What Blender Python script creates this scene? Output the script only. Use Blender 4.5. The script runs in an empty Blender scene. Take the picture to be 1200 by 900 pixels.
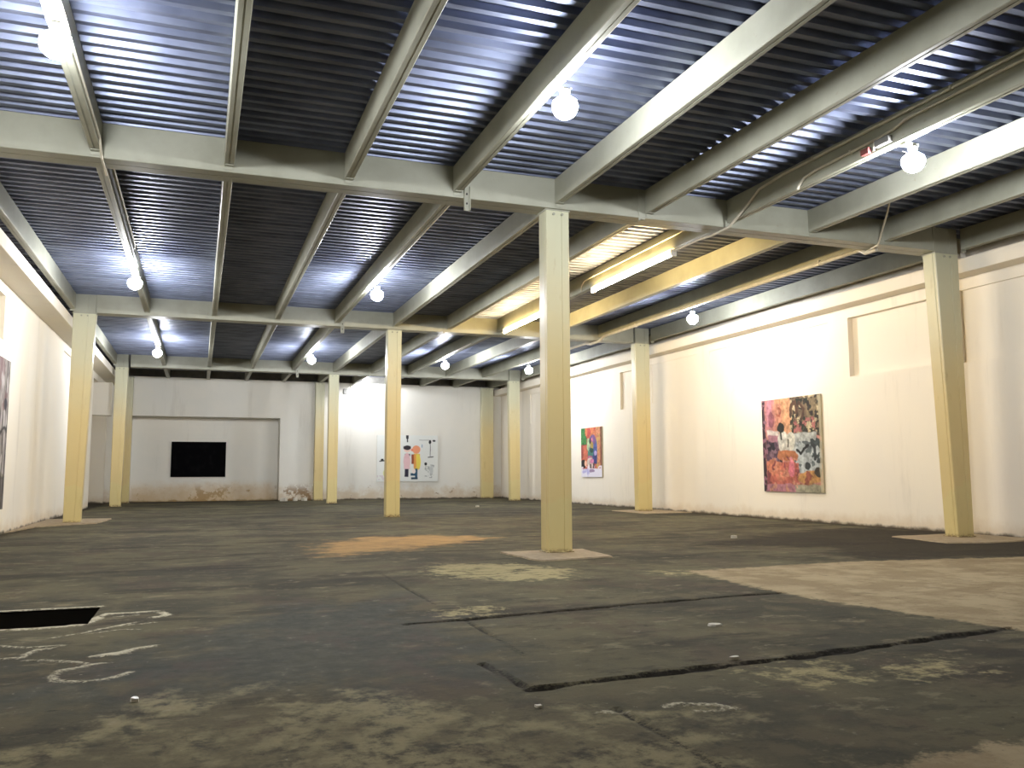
import bpy, bmesh, math, random
import numpy as np
from mathutils import Vector, Matrix
random.seed(7)
rng = np.random.default_rng(11)
C = bpy.context.scene
COL = C.collection

# ------------------------------------------------------------------ camera
YAW, PIT, ROL = math.radians(20.0948), math.radians(5.9504), math.radians(-0.2104)
CAMZ, FPX = 1.2, 998.59
fw = Vector((math.sin(YAW)*math.cos(PIT), math.cos(YAW)*math.cos(PIT), math.sin(PIT)))
rt0 = Vector((math.cos(YAW), -math.sin(YAW), 0)); up0 = rt0.cross(fw)
rt = rt0*math.cos(ROL) + up0*math.sin(ROL); up = -rt0*math.sin(ROL) + up0*math.cos(ROL)
cd = bpy.data.cameras.new('camera'); cam = bpy.data.objects.new('camera', cd); COL.objects.link(cam)
cam.matrix_world = Matrix(((rt.x, up.x, -fw.x, 0), (rt.y, up.y, -fw.y, 0), (rt.z, up.z, -fw.z, CAMZ), (0, 0, 0, 1)))
cd.sensor_width = 36; cd.lens = FPX/1200*36; cd.clip_start = 0.05; cd.clip_end = 200
C.camera = cam

# ------------------------------------------------------------------ materials
def s2l(c):
    return tuple(((v/255)/12.92 if v/255 <= 0.04045 else ((v/255+0.055)/1.055)**2.4) for v in c) + (1.0,)
class NT:
    """small node-tree writer"""
    def __init__(self, name, rough=0.6, metal=0.0, spec=0.5):
        self.m = bpy.data.materials.new(name); self.m.use_nodes = True
        self.t = self.m.node_tree; self.n = self.t.nodes; self.l = self.t.links
        self.b = self.n['Principled BSDF']
        self.b.inputs['Roughness'].default_value = rough; self.b.inputs['Metallic'].default_value = metal
        self.b.inputs['Specular IOR Level'].default_value = spec
        self.geo = self.n.new('ShaderNodeNewGeometry')
    def put(self, s, v):
        if isinstance(v, bpy.types.NodeSocket): self.l.new(v, s)
        else: s.default_value = v
    def math(self, op, a, b=0.0, c=0.0, clamp=False):
        n = self.n.new('ShaderNodeMath'); n.operation = op; n.use_clamp = clamp
        for i, v in enumerate((a, b, c)): self.put(n.inputs[i], v)
        return n.outputs[0]
    def noise(self, scale, detail=4, rough=0.55, vec=None, stretch=None, dist=0.0, four=None):
        n = self.n.new('ShaderNodeTexNoise'); n.inputs['Scale'].default_value = scale
        n.inputs['Detail'].default_value = detail; n.inputs['Roughness'].default_value = rough
        n.inputs['Distortion'].default_value = dist
        v = vec or self.geo.outputs['Position']
        if stretch:
            mp = self.n.new('ShaderNodeMapping'); mp.inputs['Scale'].default_value = stretch
            self.l.new(v, mp.inputs['Vector']); v = mp.outputs['Vector']
        self.l.new(v, n.inputs['Vector'])
        return n.outputs['Fac']
    def attr(self, name):
        n = self.n.new('ShaderNodeAttribute'); n.attribute_name = name
        return n
    def ramp(self, f, lo, hi):
        n = self.n.new('ShaderNodeMapRange'); n.interpolation_type = 'SMOOTHSTEP'
        self.put(n.inputs['Value'], f); n.inputs['From Min'].default_value = lo; n.inputs['From Max'].default_value = hi
        return n.outputs['Result']
    def mix(self, f, a, b, blend='MIX'):
        n = self.n.new('ShaderNodeMix'); n.data_type = 'RGBA'; n.blend_type = blend
        self.put(n.inputs['Factor'], f); self.put(n.inputs['A'], a) if False else None
        ia = [s for s in n.inputs if s.name == 'A' and s.type == 'RGBA'][0]
        ib = [s for s in n.inputs if s.name == 'B' and s.type == 'RGBA'][0]
        self.put(ia, a); self.put(ib, b)
        return [s for s in n.outputs if s.type == 'RGBA'][0]
    def xyz(self):
        n = self.n.new('ShaderNodeSeparateXYZ'); self.l.new(self.geo.outputs['Position'], n.inputs[0]); return n.outputs
    def color(self, c): self.put(self.b.inputs['Base Color'], c)
    def bump(self, h, strength=0.2, dist=0.01):
        n = self.n.new('ShaderNodeBump'); n.inputs['Strength'].default_value = strength; n.inputs['Distance'].default_value = dist
        self.l.new(h, n.inputs['Height']); self.l.new(n.outputs['Normal'], self.b.inputs['Normal'])

def plain(name, rgb, rough=0.6, metal=0.0, var=0.08, scale=6.0):
    t = NT(name, rough, metal)
    c = s2l(rgb); dk = tuple(v*(1-var*2) for v in c[:3]) + (1,)
    t.color(t.mix(t.ramp(t.noise(scale), 0.3, 0.7), dk, c))
    return t.m

def mat_steel():
    t = NT('painted_steel', 0.42, 0.0, 0.5)
    a = t.mix(t.ramp(t.noise(1.3, 5), 0.3, 0.72), s2l((146, 146, 130)), s2l((164, 164, 149)))
    a = t.mix(t.math('MULTIPLY', t.ramp(t.noise(9, 6, 0.65), 0.62, 0.74), 0.35), a, s2l((128, 116, 86)))
    t.color(a); t.bump(t.noise(28, 4), 0.06, 0.004)
    return t.m
def mat_column():
    # cream enamel, yellower towards the foot of the shaft
    t = NT('column_enamel', 0.33, 0.0, 0.5)
    z = t.xyz()[2]
    zz = t.math('ADD', z, t.math('MULTIPLY', t.math('SUBTRACT', t.noise(1.1, 4), 0.5), 1.2))
    a = t.mix(t.ramp(zz, 2.2, 5.2), s2l((214, 192, 136)), s2l((196, 195, 168)))
    band = t.ramp(zz, 0.92, 0.80)
    a = t.mix(t.math('MULTIPLY', band, 0.6), a, s2l((212, 198, 140)))
    d = t.ramp(t.noise(5, 6, 0.7, stretch=(1, 1, 0.25)), 0.58, 0.75)
    a = t.mix(t.math('MULTIPLY', d, 0.3), a, s2l((150, 122, 74)))
    rust = t.math('MULTIPLY', t.ramp(z, 0.10, 0.0), t.ramp(t.noise(22, 5), 0.35, 0.6))
    a = t.mix(rust, a, s2l((96, 62, 34)))
    t.color(a); t.bump(t.noise(16, 3), 0.05, 0.004)
    return t.m
def mat_plaster(name, base, warm, stain):
    t = NT(name, 0.75, 0.0, 0.3)
    z = t.xyz()[2]
    a = t.mix(t.ramp(t.noise(0.5, 5, 0.6), 0.32, 0.7), s2l(base), s2l(warm))
    a = t.mix(t.math('MULTIPLY', t.ramp(t.noise(1.6, 6, 0.7, stretch=(1, 1, 0.12)), 0.55, 0.75), 0.22), a, s2l((168, 160, 146)))
    # splashed dirt and peeled paint along the foot of the wall
    n1 = t.noise(2.1, 7, 0.68)
    foot = t.ramp(t.math('ADD', z, t.math('MULTIPLY', t.math('SUBTRACT', n1, 0.5), -1.6 if stain else -0.5)), 0.75 if stain else 0.34, 0.0)
    a = t.mix(t.math('MULTIPLY', foot, 0.55 if stain else 0.4), a, s2l((190, 160, 112)))
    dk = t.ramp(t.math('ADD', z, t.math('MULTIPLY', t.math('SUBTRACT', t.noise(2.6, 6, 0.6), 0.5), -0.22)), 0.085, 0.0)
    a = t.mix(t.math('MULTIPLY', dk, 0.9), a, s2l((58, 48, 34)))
    if stain:
        x = t.xyz()[0]
        def around(c0, hw): return t.ramp(t.math('ABSOLUTE', t.math('SUBTRACT', x, c0)), hw, hw*0.4)
        # flaked damp patches: one below the black picture, one beside the niche
        n2 = t.noise(2.6, 7, 0.7)
        spot = t.math('ADD', t.math('MULTIPLY', around(0.45, 1.3), 0.13), t.math('MULTIPLY', around(4.25, 0.9), 0.16))
        pl = t.math('MULTIPLY', t.ramp(t.math('ADD', n2, spot), 0.60, 0.66), t.ramp(z, 0.85, 0.35))
        a = t.mix(t.math('MULTIPLY', pl, 0.8), a, s2l((134, 100, 58)))
        low = t.math('MULTIPLY', t.ramp(t.math('ADD', z, t.math('MULTIPLY', n1, -0.5)), 0.75, 0.25), t.ramp(t.math('ABSOLUTE', t.math('SUBTRACT', x, 0.3)), 3.3, 2.6))
        a = t.mix(t.math('MULTIPLY', low, 0.45), a, s2l((204, 172, 120)))
    t.color(a); t.bump(t.noise(7, 6), 0.12, 0.01)
    return t.m
def mat_deck():
    t = NT('galvanised_deck', 0.36, 0.85, 0.5)
    a = t.mix(t.ramp(t.noise(1.2, 3, stretch=(1, 3, 1)), 0.3, 0.7), s2l((100, 106, 126)), s2l((132, 139, 160)))
    t.color(a)
    t.put(t.b.inputs['Roughness'], t.math('ADD', 0.40, t.math('MULTIPLY', t.noise(2.5, 4), 0.2)))
    return t.m
def mat_emit(name, col, strength):
    t = NT(name, 0.4)
    t.color(col); t.b.inputs['Emission Color'].default_value = col; t.b.inputs['Emission Strength'].default_value = strength
    return t.m
def mat_attr(name, attr, rough=0.6, noise_amt=0.0):
    t = NT(name, rough, 0.0, 0.4)
    c = t.attr(attr).outputs['Color']
    t.color(c)
    t.bump(t.noise(60, 3), 0.08, 0.003)
    return t.m

M_STEEL = mat_steel(); M_COL = mat_column(); M_DECK = mat_deck()
M_WR = mat_plaster('plaster_right', (238, 230, 216), (242, 233, 216), False)
M_WL = mat_plaster('plaster_left', (234, 228, 216), (238, 230, 214), False)
M_WB = mat_plaster('plaster_back', (228, 226, 218), (234, 230, 220), True)
M_CONC = plain('concrete_pad', (168, 150, 122), 0.85, 0, 0.14, 9)
M_DARK = plain('dark_recess', (34, 30, 26), 0.9)
M_BULB = mat_emit('bulb_glow', (0.93, 0.955, 1.0, 1), 640.0)
M_TUBE = mat_emit('tube_glow', (1.0, 0.72, 0.33, 1), 260.0)
M_PORC = plain('white_porcelain', (226, 222, 212), 0.35)
M_CONDUIT = plain('conduit_metal', (214, 208, 190), 0.4, 0.15)
M_CABLE = plain('dark_cable', (44, 42, 40), 0.6)
M_BOXG = plain('grey_box_and_wall_shade', (140, 138, 134), 0.5, 0.4)
M_RED = plain('red_plastic', (118, 62, 60), 0.5)
M_BLACK = NT('black_canvas', 0.5); M_BLACK.color(M_BLACK.mix(M_BLACK.ramp(M_BLACK.noise(3, 5), 0.4, 0.75), s2l((9, 9, 11)), s2l((22, 22, 25)))); M_BLACK = M_BLACK.m
M_CANVAS = plain('raw_canvas_edge', (206, 196, 168), 0.8)
M_CANVASD = plain('dark_canvas_edge', (60, 54, 50), 0.8)
M_PLASTERBIT = plain('plaster_chip', (204, 198, 184), 0.8)
M_PAINTED = mat_attr('painted_canvas', 'paint', 0.6)
M_BLACKP = mat_attr('matt_black_paint', 'paint', 0.95)
M_BLACKP.node_tree.nodes['Principled BSDF'].inputs['Specular IOR Level'].default_value = 0.05

# ------------------------------------------------------------------ helpers
def link_mesh(name, bm, mats, parent=None, smooth=False):
    me = bpy.data.meshes.new(name)
    bm.normal_update(); bm.to_mesh(me); bm.free()
    for m in (mats if isinstance(mats, (list, tuple)) else [mats]): me.materials.append(m)
    if smooth:
        for p in me.polygons: p.use_smooth = True
    o = bpy.data.objects.new(name, me); COL.objects.link(o)
    if parent: o.parent = parent
    return o
def tag(o, label=None, cat=None, group=None, kind=None):
    if label: o['label'] = label
    if cat: o['category'] = cat
    if group: o['group'] = group
    if kind: o['kind'] = kind
    return o
def empty(name, loc, label, cat, group=None, kind='thing'):
    o = bpy.data.objects.new(name, None); COL.objects.link(o); o.location = loc; o.empty_display_size = 0.1
    return tag(o, label, cat, group, kind)
def box(bm, x0, x1, y0, y1, z0, z1, bev=0.0):
    r = bmesh.ops.create_cube(bm, size=1.0)
    for v in r['verts']:
        v.co = Vector((x0+(v.co.x+0.5)*(x1-x0), y0+(v.co.y+0.5)*(y1-y0), z0+(v.co.z+0.5)*(z1-z0)))
    if bev:
        es = list({e for v in r['verts'] for e in v.link_edges})
        bmesh.ops.bevel(bm, geom=es, offset=bev, segments=2, affect='EDGES', profile=0.5)
def prism(bm, poly, axis, a, b, poly2=None):
    """extrude a 2-D outline along an axis; poly2 = outline at the far end (taper)"""
    def P(p, t):
        if axis == 'x': return (t, p[0], p[1])
        if axis == 'y': return (p[0], t, p[1])
        return (p[0], p[1], t)
    A = [bm.verts.new(P(p, a)) for p in poly]; B = [bm.verts.new(P(p, b)) for p in (poly2 or poly)]
    n = len(poly)
    for i in range(n): bm.faces.new((A[i], A[(i+1) % n], B[(i+1) % n], B[i]))
    bm.faces.new(A); bm.faces.new(B)
    bmesh.ops.recalc_face_normals(bm, faces=bm.faces)
def tube(bm, pts, r, seg=8):
    pts = [Vector(p) for p in pts]; rings = []
    for i, p in enumerate(pts):
        d = (pts[min(i+1, len(pts)-1)] - pts[max(i-1, 0)]).normalized()
        a = d.cross(Vector((0, 0, 1)));
        if a.length < 1e-3: a = d.cross(Vector((1, 0, 0)))
        a.normalize(); b = a.cross(d)
        rings.append([bm.verts.new(p + a*r*math.cos(2*math.pi*k/seg) + b*r*math.sin(2*math.pi*k/seg)) for k in range(seg)])
    for i in range(len(rings)-1):
        for k in range(seg): bm.faces.new((rings[i][k], rings[i][(k+1) % seg], rings[i+1][(k+1) % seg], rings[i+1][k]))
    bm.faces.new(rings[0]); bm.faces.new(rings[-1])
    bmesh.ops.recalc_face_normals(bm, faces=bm.faces)
def lathe(bm, prof, c, seg=20):
    """profile [(r, z)] about a vertical axis at c"""
    rings = []
    for r, z in prof:
        if r < 1e-5: rings.append([bm.verts.new((c[0], c[1], c[2]+z))])
        else: rings.append([bm.verts.new((c[0]+r*math.cos(2*math.pi*k/seg), c[1]+r*math.sin(2*math.pi*k/seg), c[2]+z)) for k in range(seg)])
    for A, B in zip(rings, rings[1:]):
        for k in range(seg):
            k2 = (k+1) % seg
            if len(A) == 1: bm.faces.new((A[0], B[k], B[k2]))
            elif len(B) == 1: bm.faces.new((A[k], B[0], A[k2]))
            else: bm.faces.new((A[k], A[k2], B[k2], B[k]))
    if len(rings[0]) > 1: bm.faces.new(rings[0])
    if len(rings[-1]) > 1: bm.faces.new(rings[-1])
    bmesh.ops.recalc_face_normals(bm, faces=bm.faces)
def struct(name, bm, m): return tag(link_mesh(name, bm, m), kind='structure')

# ------------------------------------------------------------------ layout (metres)
XJ = [-3.10, -1.38, 0.25, 1.86, 3.455, 5.085, 6.66, 8.20, 9.85, 11.50, 13.33]
YG = [0.30, 11.97, 23.70, 35.25]            # girder centre lines
XL, XC, XR = -2.90, 5.085, 13.0
ZG, ZJ, ZD = 5.25, 5.33, 5.72               # girder underside, joist underside, deck
WLX, WRX, WBY, WFY = -3.72, 13.90, 39.6, -6.0
GH = 0.20                                   # half width of a girder

# ------------------------------------------------------------------ room shell
def wall_panel(name, axis, pos, out, A, B, recs, mat):
    """wall in the plane axis=pos, spanned by A=(a0,a1) and z in B; recesses (a0,a1,z0,z1,depth) sink along out"""
    aa = sorted({A[0], A[1], *[v for r in recs for v in r[:2]]}); zz = sorted({B[0], B[1], *[v for r in recs for v in r[2:4]]})
    aa = [v for v in aa if A[0] <= v <= A[1]]; zz = [v for v in zz if B[0] <= v <= B[1]]
    def dep(i, j):
        if i < 0 or j < 0 or i >= len(aa)-1 or j >= len(zz)-1: return 0.0
        a = (aa[i]+aa[i+1])/2; z = (zz[j]+zz[j+1])/2; d = 0.0
        for r in recs:
            if r[0] < a < r[1] and r[2] < z < r[3]: d = r[4]
        return d
    bm = bmesh.new()
    def V(a, z, d):
        p = pos + out*d
        return bm.verts.new((p, a, z) if axis == 'x' else (a, p, z))
    for i in range(len(aa)-1):
        for j in range(len(zz)-1):
            d = dep(i, j)
            bm.faces.new([V(aa[i], zz[j], d), V(aa[i+1], zz[j], d), V(aa[i+1], zz[j+1], d), V(aa[i], zz[j+1], d)])
            for di, dj, e in ((1, 0, 'a'), (0, 1, 'z')):
                d2 = dep(i+di, j+dj)
                if abs(d2-d) > 1e-6 and i+di < len(aa)-1 and j+dj < len(zz)-1:
                    if e == 'a': bm.faces.new([V(aa[i+1], zz[j], d), V(aa[i+1], zz[j+1], d), V(aa[i+1], zz[j+1], d2), V(aa[i+1], zz[j], d2)])
                    else: bm.faces.new([V(aa[i], zz[j+1], d), V(aa[i+1], zz[j+1], d), V(aa[i+1], zz[j+1], d2), V(aa[i], zz[j+1], d2)])
    # outer skin gives the wall a real thickness
    T = 1.2
    bm.faces.new([V(A[0], B[0], T), V(A[1], B[0], T), V(A[1], B[1], T), V(A[0], B[1], T)])
    for a in A: bm.faces.new([V(a, B[0], 0), V(a, B[1], 0), V(a, B[1], T), V(a, B[0], T)])
    for z in B: bm.faces.new([V(A[0], z, 0), V(A[1], z, 0), V(A[1], z, T), V(A[0], z, T)])
    bmesh.ops.remove_doubles(bm, verts=bm.verts, dist=1e-5)
    return struct(name, bm, mat)
ZT = 5.95
wall_panel('wall_right', 'x', WRX, 1, (WFY, WBY+0.9), (-0.06, ZT),
           [(4.0, 12.42, 3.30, 4.72, 0.05), (12.9, 15.52, 3.36, 4.71, 0.13), (16.18, 21.2, 3.43, 4.71, 0.025), (21.86, 24.62, 3.45, 4.72, 0.02),
            (24.9, 26.86, 3.4, 4.71, 0.10), (27.83, 30.25, 3.4, 4.69, 0.02), (32.0, 35.6, 3.4, 4.7, 0.03)], M_WR)
wall_panel('wall_left', 'x', WLX, -1, (WFY, WBY+0.9), (-0.06, ZT),
           [(14.6, 19.12, 3.85, 4.74, 0.13), (2.0, 10.5, 3.85, 4.74, 0.1), (34.3, 39.3, -0.06, 4.72, 0.62), (27.0, 31.5, 3.9, 4.72, 0.05)], M_WL)
wall_panel('wall_back', 'y', WBY, 1, (WLX-1.0, WRX+1.0), (-0.06, 5.38), [(-2.78, 3.37, -0.06, 3.69, 0.85), (-0.22, 0.64, 3.82, 4.65, 0.012)], M_WB)
bm = bmesh.new(); box(bm, WLX-1.0, WRX+1.0, WBY+0.35, WBY+0.9, 5.38, ZT); struct('trim_4', bm, M_BOXG)  # grey instead of plaster colour paints the shade on this set-back wall
bm = bmesh.new(); box(bm, WLX-1.0, WRX+1.0, WFY-0.5, WFY, -0.06, ZT); struct('wall_front', bm, M_WL)
# concrete tie beams along both side walls, with the dark gap above them
bm = bmesh.new(); box(bm, WLX-0.02, -3.19, WFY, WBY, 4.97, 5.24, 0.012); struct('trim_1', bm, M_WL)
bm = bmesh.new(); box(bm, 13.50, WRX+0.02, WFY, WBY, 4.95, 5.23, 0.012); struct('trim_2', bm, M_WR)
# bulkhead across the alcove of the left wall
bm = bmesh.new(); box(bm, WLX-0.6, -3.25, 36.0, 36.5, 3.45, 4.72, 0.01); struct('trim_3', bm, M_WL)

# corrugated ceiling sheet, ribs running across the room
def deck():
    bm = bmesh.new(); pitch = 0.222; zl, zu = ZD, ZD+0.066
    prof = []; y = WFY
    while y < WBY+0.4:
        prof += [(y, zl), (y+0.078, zl), (y+0.100, zu), (y+0.140, zu), (y+0.148, zu-0.010), (y+0.158, zu-0.010), (y+0.166, zu), (y+0.200, zu)]
        y += pitch
    X = [WLX-0.5, WRX+0.5]
    R = [[bm.verts.new((x, p[0], p[1])) for p in prof] for x in X]
    T = [[bm.verts.new((x, p, zu+0.12)) for p in (prof[0][0], prof[-1][0])] for x in X]
    for k in range(len(prof)-1): bm.faces.new((R[0][k], R[0][k+1], R[1][k+1], R[1][k]))
    bm.faces.new((T[0][0], T[0][1], T[1][1], T[1][0]))
    return struct('ceiling', bm, M_DECK)
deck()

# ------------------------------------------------------------------ floor
PIT = (-2.5, -0.80, 7.76, 8.70)
def seg_dist(X, Y, pts):
    d = np.full(X.shape, 1e3)
    for (ax, ay), (bx, by) in zip(pts, pts[1:]):
        vx, vy = bx-ax, by-ay; L = vx*vx+vy*vy
        t = np.clip(((X-ax)*vx+(Y-ay)*vy)/L, 0, 1)
        d = np.minimum(d, np.hypot(X-ax-t*vx, Y-ay-t*vy))
    return d
def poly_sd(X, Y, pts):
    d = seg_dist(X, Y, pts+[pts[0]]); ins = np.zeros(X.shape, bool)
    for (ax, ay), (bx, by) in zip(pts, pts[1:]+[pts[0]]):
        c = ((ay > Y) != (by > Y)); 
        with np.errstate(divide='ignore', invalid='ignore'): xi = (bx-ax)*(Y-ay)/(by-ay if by != ay else 1e-9)+ax
        ins ^= (c & (X < xi))
    return np.where(ins, -d, d)
def axis_pts(breaks):
    out = []
    for a, b, s in breaks: out += list(np.linspace(a, b, max(1, int(round((b-a)/s))), endpoint=False))
    return out + [breaks[-1][1]]
gx = axis_pts([(WLX-0.7, -2.5, .2), (-2.5, -0.8, .04), (-0.8, 6.2, .04), (6.2, WRX, .22), (WRX, WRX+0.3, .3)])
gy = axis_pts([(WFY, 2.4, .3), (2.4, 7.76, .035), (7.76, 8.70, .047), (8.70, 12.6, .06), (12.6, WBY+1.1, .18)])
gx = np.array(gx); gy = np.array(gy)
X, Y = np.meshgrid(gx, gy, indexing='ij')
line1 = [(1.59, 6.84), (2.1, 6.88), (2.87, 6.98), (3.88, 7.11), (4.87, 7.2), (5.5, 7.24)]
line2 = [(1.79, 4.57), (2.51, 4.64), (3.12, 4.68), (3.8, 4.73), (4.56, 4.82), (5.9, 4.99)]
crackC = [(1.73, 5.28), (1.75, 4.8), (1.79, 4.56)]
wid2 = 0.050+0.018*np.sin(X*5.1)+0.010*np.sin(X*17+1)
g1 = seg_dist(X, Y, line1)-(0.040+0.012*np.sin(X*6.3)); g2 = seg_dist(X, Y, line2)-wid2; g3 = seg_dist(X, Y, crackC)-0.028
groove = np.minimum(np.minimum(g1, g2), g3)
cuts = np.minimum(np.minimum(seg_dist(X, Y, [(2.10, 10.4), (2.07, 7.75)]), seg_dist(X, Y, [(2.09, 6.86), (2.06, 5.40)])), seg_dist(X, Y, [(2.04, 4.05), (2.05, 3.4), (2.03, 2.6)]))-0.012
groove_all = np.minimum(groove, cuts)
chalk = np.full(X.shape, 1e3)
for pts, w in (([(-0.86, 7.76), (-0.79, 8.0), (-0.70, 8.28), (-0.54, 8.25), (-0.3, 8.29), (-0.21, 8.0), (-0.32, 7.93)], .03),
               ([(-1.7, 7.70), (-1.41, 7.72), (-1.17, 7.69), (-0.94, 7.73), (-0.82, 7.78)], .035),
               ([(-0.99, 7.22), (-0.8, 7.36), (-0.61, 7.56), (-0.41, 7.77)], .012), ([(-0.75, 7.3), (-0.55, 7.42), (-0.4, 7.38)], .006), ([(-2.5, 8.74), (-1.3, 8.76), (-0.8, 8.74)], .03), ([(-0.62, 8.1), (-0.45, 8.12)], .015), ([(-0.7, 7.5), (-0.5, 7.62), (-0.3, 7.66)], .008),  # long stroke at the pit's far edge stands for the lit concrete rim
               ([(-1.5, 7.1), (-1.28, 7.03), (-1.1, 6.89), (-0.85, 6.88)], .016),
               ([(-1.3, 6.48), (-1.16, 6.54), (-1.06, 6.52), (-1.05, 6.62), (-1.02, 6.77), (-0.93, 6.80)], .016),
               ([(-1.01, 6.42), (-0.86, 6.36), (-0.7, 6.25), (-0.60, 6.13), (-0.68, 6.06), (-0.76, 6.03), (-0.79, 5.86), (-0.75, 5.74), (-0.68, 5.69), (-0.58, 5.66), (-0.45, 5.69), (-0.36, 5.82)], .019),
               ([(-0.60, 6.14), (-0.50, 6.16)], .012), ([(-0.84, 7.80), (-0.76, 8.05)], .05), ([(-0.55, 6.42), (-0.44, 6.46)], .05),
               ([(-0.62, 6.40), (-0.50, 6.43), (-0.38, 6.57), (-0.26, 6.64)], .028),
               ([(2.30, 3.99), (2.38, 4.02), (2.46, 3.97), (2.55, 3.94), (2.60, 3.83)], .018), ([(2.40, 3.86), (2.52, 3.82)], .01),
               ([(1.94, 4.02), (2.06, 3.97)], .014)):
    chalk = np.minimum(chalk, seg_dist(X, Y, pts)-w)
slab = poly_sd(X, Y, [(5.60, 9.2), (5.50, 7.55), (5.52, 6.7), (5.68, 5.93), (5.78, 5.28), (6.0, 4.6), (6.1, 3.4), (20, 3.4), (20, 9.0), (10.87, 8.95), (8.28, 9.36), (6.85, 9.28)])
slab2 = poly_sd(X, Y, [(2.55, 2.84), (2.99, 2.93), (3.6, 2.93), (4.6, 2.7), (4.6, 0.5), (2.2, 0.5)])
slab = np.minimum(slab, slab2)
sand = poly_sd(X, Y, [(1.97, 14.9), (2.85, 16.2), (4.36, 16.3), (5.2, 15.3), (3.93, 14.1), (2.01, 12.8), (1.8, 13.4)])
pale = poly_sd(X, Y, [(2.7, 10.4), (3.12, 11.1), (3.93, 10.8), (4.36, 9.95), (3.94, 9.1), (3.34, 9.15), (2.73, 9.75)])
for q in ([(5.2, 9.4), (5.6, 9.2), (5.6, 8.95), (5.25, 9.0)], [(2.0, 7.4), (2.5, 7.45), (2.5, 7.15), (2.0, 7.05)],
          [(3.2, 4.45), (3.75, 4.5), (3.7, 4.15), (3.25, 4.1)], [(4.0, 4.3), (4.5, 4.35), (4.4, 4.0), (4.0, 4.0)]):
    pale = np.minimum(pale, poly_sd(X, Y, q)+0.06)
wet = poly_sd(X, Y, [(-2.5, 5.7), (0.03, 5.1), (0.59, 4.95), (1.09, 4.70), (1.7, 5.0), (2.0, 6.5), (1.8, 8.4), (0.7, 8.0), (0.08, 7.0), (-0.5, 6.0)])
front = poly_sd(X, Y, [(-3, 3.3), (-0.57, 4.32), (0.07, 4.9), (0.5, 5.0), (1.05, 4.5), (1.5, 4.3), (2.3, 3.6), (2.4, 2.0), (-3, 2.0)])
strip = poly_sd(X, Y, [(7.6, 12.3), (9.5, 11.2), (8.4, 9.5), (10.9, 9.05), (14, 8.9), (14, 12.5), (13.2, 15), (11.4, 14.5)])
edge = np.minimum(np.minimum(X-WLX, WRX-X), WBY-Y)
Z = -0.03*np.clip(-groove/0.03, 0, 1) - 0.012*np.clip(-cuts/0.01, 0, 1)
Z += 0.006*np.clip(-chalk/0.012, 0, 1)
nx, ny = X.shape
idx = np.arange(nx*ny).reshape(nx, ny)
qa = np.stack([idx[:-1, :-1], idx[1:, :-1], idx[1:, 1:], idx[:-1, 1:]], -1).reshape(-1, 4)
cxm = ((X[:-1, :-1]+X[1:, 1:])/2).ravel(); cym = ((Y[:-1, :-1]+Y[1:, 1:])/2).ravel()
inpit = (cxm > PIT[0]) & (cxm < PIT[1]) & (cym > PIT[2]) & (cym < PIT[3])
qa = qa[~inpit]
me = bpy.data.meshes.new('floor')
me.from_pydata(np.stack([X.ravel(), Y.ravel(), Z.ravel()], -1).tolist(), [], qa.tolist())
for nm, arr in (('sd_groove', groove_all), ('sd_chalk', chalk), ('sd_slab', slab), ('sd_sand', sand), ('sd_pale', pale), ('sd_wet', wet), ('sd_front', front), ('sd_strip', strip), ('sd_edge', edge)):
    at = me.attributes.new(nm, 'FLOAT', 'POINT'); at.data.foreach_set('value', arr.astype(np.float32).ravel())
t = NT('worn_concrete_floor', 0.9, 0.0, 0.2)
def band(name, amp, nz, w, off=0.0):
    """soft mask that is 1 where the signed distance, broken up by noise, is negative"""
    s = t.math('ADD', t.attr(name).outputs['Fac'], t.math('MULTIPLY', t.math('SUBTRACT', nz, 0.5), amp))
    return t.ramp(s, off+w, off-w)
nA = t.noise(0.5, 6, 0.62); nB = t.noise(1.7, 8, 0.68); nC = t.noise(6.5, 8, 0.72); nD = t.noise(34, 6, 0.72); nE = t.noise(0.8, 7, 0.68, stretch=(0.35, 1.0, 1.0)); nF = t.noise(1.1, 7, 0.7, stretch=(1, 0.6, 1)); nG = t.noise(3.4, 8, 0.72, stretch=(0.6, 1.0, 1.0))
c = t.mix(t.ramp(nA, 0.40, 0.60), s2l((64, 61, 48)), s2l((90, 85, 64)))
c = t.mix(t.math('MULTIPLY', t.ramp(nB, 0.48, 0.62), 0.55), c, s2l((100, 91, 68)))
c = t.mix(t.math('MULTIPLY', t.ramp(nF, 0.53, 0.60), 0.45), c, s2l((78, 65, 54)))
c = t.mix(t.math('MULTIPLY', t.ramp(nE, 0.52, 0.60), 0.75), c, s2l((48, 43, 34)))
c = t.mix(t.math('MULTIPLY', t.ramp(nG, 0.56, 0.66), 0.55), c, s2l((130, 120, 94)))
c = t.mix(t.math('MULTIPLY', t.ramp(nG, 0.46, 0.36), 0.55), c, s2l((48, 46, 40)))
wt = t.mix(t.ramp(nC, 0.40, 0.62), s2l((50, 52, 46)), s2l((68, 69, 60)))
wt = t.mix(t.math('MULTIPLY', t.ramp(nF, 0.50, 0.60), 0.5), wt, s2l((80, 66, 58)))
c = t.mix(t.math('MULTIPLY', band('sd_wet', 3.4, nB, 0.5), 0.75), c, wt)
fr = t.math('MULTIPLY', band('sd_front', 3.2, nB, 0.3), t.ramp(nC, 0.36, 0.56))
c = t.mix(t.math('MULTIPLY', fr, 0.85), c, t.mix(t.ramp(nB, 0.4, 0.6), s2l((140, 130, 98)), s2l((100, 92, 68))))
c = t.mix(t.math('MULTIPLY', band('sd_strip', 1.8, nB, 0.35), 0.85), c, s2l((42, 35, 25)))
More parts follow.
